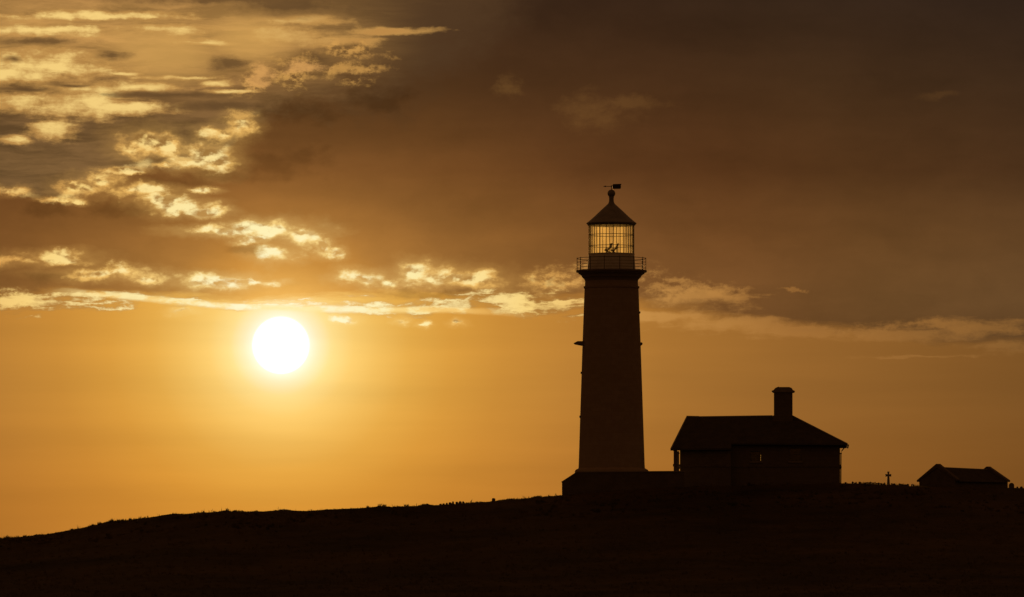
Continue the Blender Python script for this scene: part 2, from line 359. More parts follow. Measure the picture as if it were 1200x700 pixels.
def mat_dirty_glass(name, dirt_lo, dirt_hi, weather_side=False):
    """clear glass under a salt film that runs down the panes in streaks; the film scatters light from behind"""
    m, nt, b = material(name)
    nt.nodes.remove(b)
    out = nt.nodes['Material Output']
    tc = nt.nodes.new('ShaderNodeTexCoord')
    mp = nt.nodes.new('ShaderNodeMapping'); mp.inputs['Scale'].default_value = (3.2, 3.2, 0.16)
    nt.links.new(tc.outputs['Object'], mp.inputs[0])
    n = nt.nodes.new('ShaderNodeTexNoise'); n.inputs['Scale'].default_value = 1.0; n.inputs['Detail'].default_value = 3
    nt.links.new(mp.outputs[0], n.inputs['Vector'])
    mr = nt.nodes.new('ShaderNodeMapRange'); mr.inputs[1].default_value = 0.36; mr.inputs[2].default_value = 0.64
    mr.inputs[3].default_value = dirt_lo; mr.inputs[4].default_value = dirt_hi
    nt.links.new(n.outputs['Fac'], mr.inputs[0])
    dirt = mr.outputs[0]
    if weather_side:
        # the panes towards the sea carry most of the salt
        sep = nt.nodes.new('ShaderNodeSeparateXYZ'); nt.links.new(tc.outputs['Object'], sep.inputs[0])
        ws = nt.nodes.new('ShaderNodeMapRange'); ws.inputs[1].default_value = -0.6; ws.inputs[2].default_value = 0.4
        ws.inputs[3].default_value = 0.22; ws.inputs[4].default_value = 1.0
        nt.links.new(sep.outputs[1], ws.inputs[0])
        wm = nt.nodes.new('ShaderNodeMath'); wm.operation = 'MULTIPLY'
        nt.links.new(dirt, wm.inputs[0]); nt.links.new(ws.outputs[0], wm.inputs[1]); dirt = wm.outputs[0]
    tr = nt.nodes.new('ShaderNodeBsdfTransparent'); tr.inputs[0].default_value = (0.96, 0.97, 0.96, 1)
    tl = nt.nodes.new('ShaderNodeBsdfTranslucent'); tl.inputs[0].default_value = (0.92, 0.76, 0.42, 1)
    gl = nt.nodes.new('ShaderNodeBsdfGlossy'); gl.inputs['Roughness'].default_value = 0.05
    mx = nt.nodes.new('ShaderNodeMixShader'); nt.links.new(dirt, mx.inputs[0])
    nt.links.new(tr.outputs[0], mx.inputs[1]); nt.links.new(tl.outputs[0], mx.inputs[2])
    fr = nt.nodes.new('ShaderNodeFresnel'); fr.inputs[0].default_value = 1.45
    m2 = nt.nodes.new('ShaderNodeMixShader'); m2.inputs[0].default_value = 0.05
    nt.links.new(mx.outputs[0], m2.inputs[1]); nt.links.new(gl.outputs[0], m2.inputs[2])
    nt.links.new(m2.outputs[0], out.inputs[0])
    nt.nodes.remove(fr)
    return m

def mat_grass(name):
    m, nt, b = material(name)
    b.inputs['Roughness'].default_value = 0.8
    colr, tc = noise_colour(nt, b, (0.045, 0.045, 0.016), (0.115, 0.085, 0.035), 0.25, detail=4)
    tl = nt.nodes.new('ShaderNodeBsdfTranslucent'); nt.links.new(colr, tl.inputs[0])
    mx = nt.nodes.new('ShaderNodeMixShader'); mx.inputs[0].default_value = 0.3
    out = nt.nodes['Material Output']
    nt.links.new(b.outputs[0], mx.inputs[1]); nt.links.new(tl.outputs[0], mx.inputs[2]); nt.links.new(mx.outputs[0], out.inputs[0])
    return m

def mat_ground(name):
    m, nt, b = material(name)
    b.inputs['Roughness'].default_value = 0.95
    b.inputs['Specular IOR Level'].default_value = 0.1
    colr, tc = noise_colour(nt, b, (0.016, 0.014, 0.006), (0.085, 0.062, 0.028), 0.07, detail=10, rough=0.7, bump=0.8, bump_scale=1.8, dist=0.25)
    return m

def mat_canvas(name):
    m, nt, b = material(name)
    b.inputs['Roughness'].default_value = 0.9
    tc = nt.nodes.new('ShaderNodeTexCoord')
    wv = nt.nodes.new('ShaderNodeTexWave'); wv.inputs['Scale'].default_value = 4.0; wv.bands_direction = 'Y'
    nt.links.new(tc.outputs['Object'], wv.inputs['Vector'])
    cr = nt.nodes.new('ShaderNodeValToRGB'); cr.color_ramp.interpolation = 'CONSTANT'
    cr.color_ramp.elements[0].color = (0.02, 0.03, 0.06, 1)
    cr.color_ramp.elements[1].position = 0.5; cr.color_ramp.elements[1].color = (0.03, 0.045, 0.09, 1)
    nt.links.new(wv.outputs['Fac'], cr.inputs[0]); nt.links.new(cr.outputs[0], b.inputs['Base Color'])
    return m

M = {}
def make_materials():
    M['granite_tower'] = mat_masonry('granite_tower', (0.30, 0.24, 0.185), (0.345, 0.28, 0.22), (0.85, 0.83, 0.80), 1.1, 0.42, cyl=3.0)
    M['granite'] = mat_masonry('granite', (0.105, 0.09, 0.074), (0.135, 0.118, 0.098), (0.85, 0.83, 0.80), 0.7, 0.32)
    M['rubble'] = mat_simple('rubble', (0.085, 0.074, 0.06), (0.13, 0.113, 0.094), 1.1, 0.9, bump=0.9, dist=0.08)
    M['dressed'] = mat_simple('dressed', (0.17, 0.15, 0.125), (0.22, 0.195, 0.165), 2.0, 0.85, bump=0.3)
    M['slate'] = mat_slate('slate')
    M['lead'] = mat_simple('lead', (0.16, 0.165, 0.17), (0.24, 0.24, 0.245), 1.4, 0.55, 0.2, bump=0.2)
    M['white_paint'] = mat_simple('white_paint', (0.50, 0.49, 0.46), (0.66, 0.65, 0.62), 1.2, 0.6, bump=0.15)
    M['iron'] = mat_simple('iron', (0.03, 0.03, 0.03), (0.055, 0.05, 0.045), 5, 0.6, 0.3)
    M['timber'] = mat_simple('timber', (0.10, 0.06, 0.03), (0.17, 0.10, 0.05), 6, 0.7)
    M['joinery'] = mat_simple('joinery', (0.09, 0.078, 0.062), (0.13, 0.112, 0.09), 3, 0.6)
    M['plaster'] = mat_simple('plaster', (0.30, 0.28, 0.25), (0.40, 0.38, 0.34), 2, 0.9)
    M['lantern_glass'] = mat_dirty_glass('lantern_glass', 0.22, 0.85, True)
    M['window_glass'] = mat_dirty_glass('window_glass', 0.02, 0.10)
    M['ground'] = mat_ground('ground')
    M['grass'] = mat_grass('grass')
    M['canvas'] = mat_canvas('canvas')

# ------------------------------------------------------------ mesh helpers
class MB:
    def __init__(s): s.bm = bmesh.new()
    def box(s, x0, x1, y0, y1, z0, z1):
        v = [s.bm.verts.new(p) for p in ((x0, y0, z0), (x1, y0, z0), (x1, y1, z0), (x0, y1, z0), (x0, y0, z1), (x1, y0, z1), (x1, y1, z1), (x0, y1, z1))]
        for f in ((3, 2, 1, 0), (4, 5, 6, 7), (0, 1, 5, 4), (1, 2, 6, 5), (2, 3, 7, 6), (3, 0, 4, 7)):
            s.bm.faces.new([v[i] for i in f])
        return s
    def lathe(s, prof, seg=64, cx=0, cy=0, cap=True, phase=0.0):
        rings = []
        for r, z in prof:
            rings.append([s.bm.verts.new((cx + r * math.sin(phase + 2 * math.pi * i / seg), cy + r * math.cos(phase + 2 * math.pi * i / seg), z)) for i in range(seg)])
        for a, b in zip(rings, rings[1:]):
            for i in range(seg):
                j = (i + 1) % seg
                s.bm.faces.new((a[j], a[i], b[i], b[j]))
        if cap:
            s.bm.faces.new(rings[0]); s.bm.faces.new(list(reversed(rings[-1])))
        return s
    def tube(s, pts, r, seg=8, closed=False):
        pts = [Vector(p) for p in pts]; n = len(pts); rings = []
        rr = r if isinstance(r, (list, tuple)) else [r] * n
        for i, p in enumerate(pts):
            a = pts[i - 1] if (i > 0 or closed) else p
            b = pts[(i + 1) % n] if (i < n - 1 or closed) else p
            t = (b - a).normalized()
            ref = Vector((0, 0, 1)) if abs(t.z) < 0.9 else Vector((1, 0, 0))
            u = t.cross(ref).normalized(); w = u.cross(t)
            rings.append([s.bm.verts.new(p + (u * math.cos(2 * math.pi * k / seg) + w * math.sin(2 * math.pi * k / seg)) * rr[i]) for k in range(seg)])
        m = n if closed else n - 1
        for i in range(m):
            a, b = rings[i], rings[(i + 1) % n]
            for k in range(seg):
                l = (k + 1) % seg
                s.bm.faces.new((a[k], a[l], b[l], b[k]))
        if not closed:
            s.bm.faces.new(list(reversed(rings[0]))); s.bm.faces.new(rings[-1])
        return s
    def prism(s, poly, axis, a0, a1):
        """poly: 2-D outline; axis 'y': poly is (x, z); axis 'x': poly is (y, z)"""
        mk = (lambda p, t: (p[0], t, p[1])) if axis == 'y' else (lambda p, t: (t, p[0], p[1]))
        A = [s.bm.verts.new(mk(p, a0)) for p in poly]; B = [s.bm.verts.new(mk(p, a1)) for p in poly]
        s.bm.faces.new(A); s.bm.faces.new(list(reversed(B)))
        for i in range(len(poly)):
            j = (i + 1) % len(poly)
            s.bm.faces.new((A[j], A[i], B[i], B[j]))
        return s
    def sheet(s, quad, t):
        """a slab of thickness t (downwards along its normal) over a planar polygon, counter-clockwise from outside"""
        q = [Vector(p) for p in quad]
        n = (q[1] - q[0]).cross(q[2] - q[0]).normalized()
        A = [s.bm.verts.new(p) for p in q]; B = [s.bm.verts.new(p - n * t) for p in q]
        s.bm.faces.new(A); s.bm.faces.new(list(reversed(B)))
        for i in range(len(q)):
            j = (i + 1) % len(q)
            s.bm.faces.new((A[j], A[i], B[i], B[j]))
        return s
    def stone(s, c, rx, ry, rz, seed, sub=2, rough=0.25):
        t = bmesh.new(); bmesh.ops.create_icosphere(t, subdivisions=sub, radius=1)
        mp = {}
        for v in t.verts:
            k = 1 + rough * mnoise.noise(v.co * 1.6 + Vector((seed * 3.7, seed * 1.3, 0)))
            q = Vector((max(-.8, min(.8, v.co.x)), max(-.8, min(.8, v.co.y)), max(-.85, min(.85, v.co.z)))) * k
            mp[v.index] = s.bm.verts.new((c[0] + q.x * rx, c[1] + q.y * ry, c[2] + q.z * rz))
        for f in t.faces: s.bm.faces.new([mp[v.index] for v in f.verts])
        t.free(); return s
    def build(s, name, mat, parent=None, bevel=0.0, smooth=False, loc=None):
        bmesh.ops.recalc_face_normals(s.bm, faces=s.bm.faces)
        me = bpy.data.meshes.new(name); s.bm.to_mesh(me); s.bm.free()
        me.materials.append(mat)
        o = bpy.data.objects.new(name, me); COL.objects.link(o)
        if parent: o.parent = parent
        if loc: o.location = loc
        if smooth:
            for p in me.polygons: p.use_smooth = True
            md = o.modifiers.new('edges', 'EDGE_SPLIT'); md.split_angle = R(38)
        if bevel:
            md = o.modifiers.new('bevel', 'BEVEL'); md.width = bevel; md.segments = 2; md.limit_method = 'ANGLE'; md.angle_limit = R(40)
        return o

def tag(o, label, cat, group=None):
    o['label'] = label; o['category'] = cat
    if group: o['group'] = group
    return o

def thing(name, loc, label, cat, group=None, rz=0.0):
    o = bpy.data.objects.new(name, None); COL.objects.link(o)
    o.location = loc; o.rotation_euler.z = rz; o.empty_display_size = 0.5
    return tag(o, label, cat, group)

def copy_tree(o, parent=None):
    c = o.copy(); COL.objects.link(c)
    if parent: c.parent = parent
    for ch in list(o.children): copy_tree(ch, c)
    return c

# ------------------------------------------------------------ the hill
CREST_Y = 592.0
RIDGE = [(-6000, 760), (-2200, 745), (-900, 690), (-300, 651), (0, 631), (55, 626), (110, 616), (180, 605), (230, 600.5), (262, 598.5), (285, 599), (350, 598.5), (450, 593.5), (520, 590.5),
         (560, 588), (600, 585), (655, 580), (760, 573), (900, 568.5), (985, 566.5), (1040, 568), (1075, 570), (1190, 572), (1260, 575), (1700, 600), (2600, 660), (6000, 760)]
_rx = np.array([east(a, CREST_Y) for a, b in RIDGE]); _rz = np.array([up(b + (0.8 if a < 660 else 0), CREST_Y) for a, b in RIDGE])

def ridge_z(x):
    return float(np.interp(x, _rx, _rz))

def rough_z(x, y):
    v = mnoise.noise(Vector((x * 0.035, y * 0.035, 1.7))) * 0.5 + mnoise.noise(Vector((x * 0.16, y * 0.16, 4.2))) * 0.16
    v += mnoise.noise(Vector((x * 0.6, y * 0.6, 8.1))) * 0.07
    return v

def ground_z(x, y):
    zc = ridge_z(x)
    if y <= CREST_Y:
        t = max(0.0, y / CREST_Y)
        base = -1.7 + (zc + 1.7) * (0.05 * t + 0.95 * t ** 7)
    else:
        d = y - CREST_Y
        k = min(1.0, max(0.0, (d - 40) / 500.0)); k = k * k * (3 - 2 * k)
        base = zc + (-30 - zc) * k
    near = math.exp(-((y - CREST_Y) / 26.0) ** 2)          # the crest itself keeps its measured line
    a = 0.22 * (1 - 0.75 * near) * min(1.0, max(0.0, (y - 60) / 200.0)) * (1.0 if y < 720 else 0.0)
    a2 = 0.10 * near
    lump = max(0.0, mnoise.noise(Vector((x * 0.7, y * 0.2, 12.5))) - 0.1) * 0.36 * near * (1.0 if x < 3 else 0.35)
    return base + a * rough_z(x, y) * 2.0 + a2 * rough_z(x * 2.3, y * 2.3) * 1.5 + lump

def build_ground():
    xs = np.unique(np.concatenate([np.linspace(-72, 72, 289), np.linspace(72, 200, 50), -np.linspace(72, 200, 50), np.geomspace(200, 20000, 18), -np.geomspace(200, 20000, 18)]))
    ys = np.unique(np.concatenate([-np.geomspace(1, 4000, 10), np.linspace(0, 330, 34), np.linspace(330, 660, 441), np.linspace(660, 1200, 40), np.geomspace(1200, 24000, 14)]))
    nx, ny = len(xs), len(ys)
    V = [(x, y, ground_z(x, y)) for y in ys for x in xs]
    F = [(j * nx + i, j * nx + i + 1, (j + 1) * nx + i + 1, (j + 1) * nx + i) for j in range(ny - 1) for i in range(nx - 1)]
    me = bpy.data.meshes.new('ground'); me.from_pydata(V, [], F); me.materials.append(M['ground'])
    for p in me.polygons: p.use_smooth = True
    o = bpy.data.objects.new('ground', me); COL.objects.link(o); o['kind'] = 'structure'

def blade_mesh(name, spots, seed, label):
    """spots: (x, y, height, number of blades, spread); each blade a bent, tapering strip of two faces"""
    rnd = random.Random(seed); V = []; F = []
    for x, y, h, n, sp in spots:
        for _ in range(n):
            a = rnd.uniform(0, 2 * math.pi); d = sp * math.sqrt(rnd.random())
            bx, by = x + math.cos(a) * d, y + math.sin(a) * d
            bz = ground_z(bx, by) - 0.06
            hh = h * rnd.uniform(0.55, 1.1); w = rnd.uniform(0.018, 0.04)
            b = rnd.uniform(0, 2 * math.pi); lean = hh * rnd.uniform(0.1, 0.65)
            lx, ly = math.cos(a * 0.6 + b) * lean, math.sin(a * 0.6 + b) * lean
            wx, wy = math.cos(b) * w, math.sin(b) * w
            i = len(V)
            V += [(bx - wx, by - wy, bz), (bx + wx, by + wy, bz), (bx + lx * .4 + wx * .8, by + ly * .4 + wy * .8, bz + hh * .6), (bx + lx * .4 - wx * .8, by + ly * .4 - wy * .8, bz + hh * .6), (bx + lx, by + ly, bz + hh)]
            F += [(i, i + 1, i + 2, i + 3), (i + 3, i + 2, i + 4)]
    me = bpy.data.meshes.new(name); me.from_pydata(V, [], F); me.materials.append(M['grass'])
    o = bpy.data.objects.new(name, me); COL.objects.link(o)
    o['kind'] = 'stuff'; o['label'] = label; o['category'] = 'grass'

def build_grass():
    rnd = random.Random(5); spots = []
    for _ in range(15000):                                   # short turf along the crest
        x = rnd.uniform(-64, 66); y = rnd.uniform(576, 604)
        k = mnoise.noise(Vector((x * 0.22, y * 0.1, 0.3)))
        spots.append((x, y, 0.07 + 0.10 * max(0, k + 0.3) + rnd.uniform(0, .05), 4, 0.16))
    for _ in range(210):                                     # taller tussocks, in drifts
        cx = rnd.uniform(-64, 66); cy = rnd.uniform(574, 600)
        if -9 < cx < 1: continue                             # cropped short along the row of stones
        for _ in range(rnd.randint(1, 9)):
            spots.append((cx + rnd.gauss(0, 0.9), cy + rnd.gauss(0, 1.5), rnd.uniform(0.17, 0.30) * rnd.choice((1, 1, 1, 1.5)), rnd.randint(8, 34), rnd.uniform(0.12, 0.34)))
    for _ in range(110):                                     # single dry stems
        spots.append((rnd.uniform(-64, 66), rnd.uniform(586, 600), rnd.uniform(0.3, 0.55), rnd.randint(1, 4), 0.15))
    for _ in range(9000):                                    # the slope towards the camera
        y = rnd.uniform(370, 578); x = rnd.uniform(-0.1, 0.1) * y
        spots.append((x, y, rnd.uniform(0.12, 0.3), 7, 0.25))
    blade_mesh('grass', spots, 11, 'rough brown grass and tussocks covering the dark hill')

# ------------------------------------------------------------ the lighthouse
AX = 716.6
def build_lighthouse():
    X0 = east(AX); zb = ground_z(X0, D) - 0.3
    t = thing('lighthouse', (X0, D, zb), 'tall tapering granite lighthouse with glazed lantern and conical roof on the hill crest', 'lighthouse')
    Z = lambda py: up(py) - zb
    r = lambda a: a * PX
    MB().lathe([(r(39.2), Z(552)), (r(38.7), Z(545)), (r(36.3), Z(470)), (r(34.1), Z(403)), (r(31.7), Z(338.5)), (r(32.6), Z(338)), (r(32.8), Z(336)), (r(31.3), Z(335.5)), (r(31.0), Z(330))], 72).build('tower', M['granite_tower'], t, smooth=True)
    MB().lathe([(r(44), -0.4), (r(43.4), Z(556)), (r(43.2), Z(552.5)), (r(42.6), Z(551)), (r(40), Z(549.5)), (r(38.9), Z(548.8))], 72).build('plinth', M['granite_tower'], t, smooth=True)
    MB().lathe([(r(31.0), Z(330)), (r(31.4), Z(328.5)), (r(32.4), Z(327)), (r(34.0), Z(325.6)), (r(34.6), Z(325.2)), (r(34.9), Z(323.8)), (r(36.2), Z(322.6)), (r(37.9), Z(321.4)), (r(38.6), Z(321.0)), (r(39.0), Z(319.8)), (r(41.2), Z(319.3)), (r(41.6), Z(317.6)), (r(41.2), Z(317.2)), (r(20), Z(317.0))], 72).build('gallery_cornice', M['dressed'], t, smooth=True)
    # railing
    rail = MB()
    ring = lambda rr, z, n=72: [(rr * math.sin(2 * math.pi * i / n), rr * math.cos(2 * math.pi * i / n), z) for i in range(n)]
    rail.tube(ring(r(40.3), Z(303.2)), 0.028, 8, closed=True)
    top = rail.build('gallery_railing', M['iron'], t, smooth=True)
    for py in (307.3, 310.8, 314.2):
        MB().tube(ring(r(40.3), Z(py)), 0.016, 6, closed=True).build('rail', M['iron'], top, smooth=True)
    for i in range(14):
        a = R(90 + 360 / 14 * i)
        m = MB(); cx, cy = r(40.3) * math.sin(a), r(40.3) * math.cos(a)
        m.lathe([(0.045, Z(317.2)), (0.045, Z(316.6)), (0.030, Z(316.4)), (0.028, Z(303.4)), (0.045, Z(303.0)), (0.03, Z(302.3)), (0.008, Z(302.0))], 10, cx, cy)
        m.build('railing_post', M['iron'], top, smooth=True)
    # lantern
    MB().lathe([(r(28.2), Z(317.0)), (r(28.0), Z(314)), (r(26.9), Z(298.6)), (r(27.3), Z(298.4)), (r(27.3), Z(297.6)), (r(25.8), Z(297.5)), (r(25.6), Z(298.3)), (r(2), Z(298.3))], 60).build('lantern_base', M['white_paint'], t, smooth=True)
    off = R(-3.7 + 180.0)
    MB().lathe([(r(26.3), Z(297.5)), (r(26.3), Z(263.4))], 20, cap=False, phase=off).build('lantern_glass', M['lantern_glass'], t)
    fr = MB()
    for i in range(20):
        a = off + 2 * math.pi * i / 20
        x, y = r(26.4) * math.sin(a), r(26.4) * math.cos(a)
        fr.tube([(x, y, Z(297.6)), (x, y, Z(263.2))], 0.042, 6)
    for py in (275.6, 288.6):
        pts = [(r(26.5) * math.sin(off + 2 * math.pi * i / 20), r(26.5) * math.cos(off + 2 * math.pi * i / 20), Z(py)) for i in range(20)]
        fr.tube(pts, 0.032, 6, closed=True)
    fr.build('glazing_bars', M['iron'], t, smooth=True)
    MB().lathe([(r(25.5), Z(264.6)), (r(27.4), Z(264.7)), (r(28.4), Z(263.4)), (r(29.4), Z(262.4)), (r(29.4), Z(261.6)), (r(27.8), Z(260.6)), (r(21), Z(254.8)), (r(13.0), Z(247.2)), (r(6.2), Z(241.0)), (r(4.0), Z(239.0)), (r(3.2), Z(237.4))], 40).build('lantern_roof', M['lead'], t, smooth=True)
    fin = MB()
    prof = [(r(3.2), Z(237.5)), (r(2.8), Z(236)), (r(2.7), Z(232.6)), (r(3.0), Z(231.6)), (r(2.9), Z(230.6))]
    for k in range(1, 12):
        a = math.pi * (0.23 + 0.77 * k / 11.5)
        prof.append((r(4.6) * math.sin(a), Z(226.9) - r(4.6) * math.cos(a)))
    fin.lathe(prof, 28)
    fin.build('ventilator_ball', M['lead'], t, smooth=True)
    vx = (715.6 - AX) * PX
    vane = MB().tube([(0, 0, Z(222.8)), (0, 0, Z(217.2))], 0.035, 8).build('weather_vane', M['iron'], t, smooth=True)
    ar = MB()
    ar.tube([((707.4 - AX) * PX, 0, Z(218.6)), ((719 - AX) * PX, 0, Z(218.6))], 0.03, 8)
    ar.prism([((706.8 - AX) * PX, Z(218.6)), ((710.4 - AX) * PX, Z(217.6)), ((709.8 - AX) * PX, Z(218.6)), ((710.4 - AX) * PX, Z(219.6))], 'y', -0.02, 0.02)
    ar.build('arrow', M['iron'], vane)
    MB().prism([((717.4 - AX) * PX, Z(218.6)), ((718.6 - AX) * PX, Z(215.9)), ((728.5 - AX) * PX, Z(215.6)), ((727.6 - AX) * PX, Z(218.0)), ((728.0 - AX) * PX, Z(219.2)), ((727.2 - AX) * PX, Z(221.5)), ((718.8 - AX) * PX, Z(221.6))], 'y', -0.018, 0.018).build('tail_plate', M['iron'], vane)
    # projecting stones on the flanks
    def rad(py): return np.interp(py, [338, 403, 470, 545], [31.7, 34.1, 36.3, 38.7])
    def sill(name, py, side, out, half, thick, mat, rz):
        a = rad(py)
        m = MB()
        xi, xo = r(a - 2.0), r(a + out)
        m.prism([(xi, Z(py + thick * 0.6)), (xi, Z(py - thick * 0.5)), (xo - r(out * .35), Z(py - thick * 0.5)), (xo, Z(py - thick * 0.1)), (xo - r(out * .15), Z(py + thick * 0.25)), (xi + r(2.4), Z(py + thick * 0.6))], 'y', -half, half)
        o = m.build(name, mat, t, bevel=0.015)
        if side < 0: o.rotation_euler.z = math.pi + rz
        else: o.rotation_euler.z = rz
    sill('ledge', 402.6, -1, 10.0, 0.75, 4.4, M['dressed'], R(4))
    sill('bracket', 403.2, 1, 2.3, 0.3, 3.4, M['dressed'], 0)
    sill('window_sill', 437, -1, 1.3, 0.5, 2.2, M['dressed'], 0)
    sill('window_sill', 488.5, -1, 1.2, 0.5, 2.2, M['dressed'], 0)
    sill('window_sill', 366.4, 1, 1.2, 0.5, 2.2, M['dressed'], 0)

    # the two deck chairs up in the lantern room
    def deck_chair(cx, cy, rz, label):
        c = thing('deck_chair', (east(cx), D + cy, up(298.3)), label, 'deck chair', 'deck chairs in the lantern room', rz)
        f = MB(); w = 0.27
        for sgn in (-w, w):
            f.tube([(-0.30, sgn, 0.0), (0.30, sgn, 1.06)], 0.045, 6)                    # long back rail
            f.tube([(0.40, sgn * .88, 0.02), (-0.40, sgn * .88, 0.42)], 0.045, 6)       # seat rail
            f.tube([(0.26, sgn * 1.1, 0.94), (0.30, sgn * 1.1, 0.12)], 0.025, 6)         # prop
            f.box(-0.28, 0.20, sgn * 1.12 - 0.035, sgn * 1.12 + 0.035, 0.56, 0.60)      # armrest
        f.tube([(0.30, -w, 1.06), (0.30, w, 1.06)], 0.04, 6)
        f.tube([(-0.40, -w, 0.42), (-0.40, w, 0.42)], 0.04, 6)
        f.tube([(0.40, -w, 0.02), (0.40, w, 0.02)], 0.03, 6)
        f.tube([(-0.30, -w, 0.015), (-0.30, w, 0.015)], 0.03, 6)
        f.build('frame', M['timber'], c, smooth=True)
        sl = MB(); n = 12; P = []
        for k in range(n + 1):
            q = k / n
            P.append((0.30 - 0.70 * q + 0.10 * math.sin(math.pi * q), 1.05 - 0.62 * q - 0.26 * math.sin(math.pi * q) ** 0.9))
        sl.prism(P + [(px_ + 0.09, pz_ + 0.09) for px_, pz_ in reversed(P)], 'y', -w * .86, w * .86)
        sl.build('canvas_sling', M['canvas'], c)
        MB().box(0.16, 0.30, -w * .8, w * .8, 0.86, 1.08).build('head_cushion', M['canvas'], c, bevel=0.04)
        return c
    deck_chair(713.2, -0.5, R(8), 'left deck chair of the pair standing behind the lantern glass')
    deck_chair(720.6, 0.2, R(-6), 'right deck chair of the pair standing behind the lantern glass')

# ------------------------------------------------------------ the compound wall
def build_compound_wall():
    Y = 594.0
    w = thing('stone_wall', (east(720, Y), Y, up(575, Y)), 'stone compound wall with sloping left end between lighthouse foot and cottage', 'wall')
    L = w.location; ex = lambda px: east(px, Y) - L.x; uz = lambda py: up(py, Y) - L.z
    MB().prism([(ex(658.4), uz(592)), (ex(658.4), uz(565.4)), (ex(676.4), uz(554.0)), (ex(801.5), uz(553.2)), (ex(801.5), uz(592))], 'y', -0.28, 0.28).build('masonry', M['rubble'], w)
    c = MB()
    c.sheet([(ex(657.6), -0.36, uz(564.8)), (ex(676.0), -0.36, uz(552.8)), (ex(676.0), 0.36, uz(552.8)), (ex(657.6), 0.36, uz(564.8))], 0.10)
    c.sheet([(ex(676.1), -0.36, uz(552.9)), (ex(801.6), -0.36, uz(552.0)), (ex(801.6), 0.36, uz(552.0)), (ex(676.1), 0.36, uz(552.9))], 0.10)
    c.build('coping', M['dressed'], w)

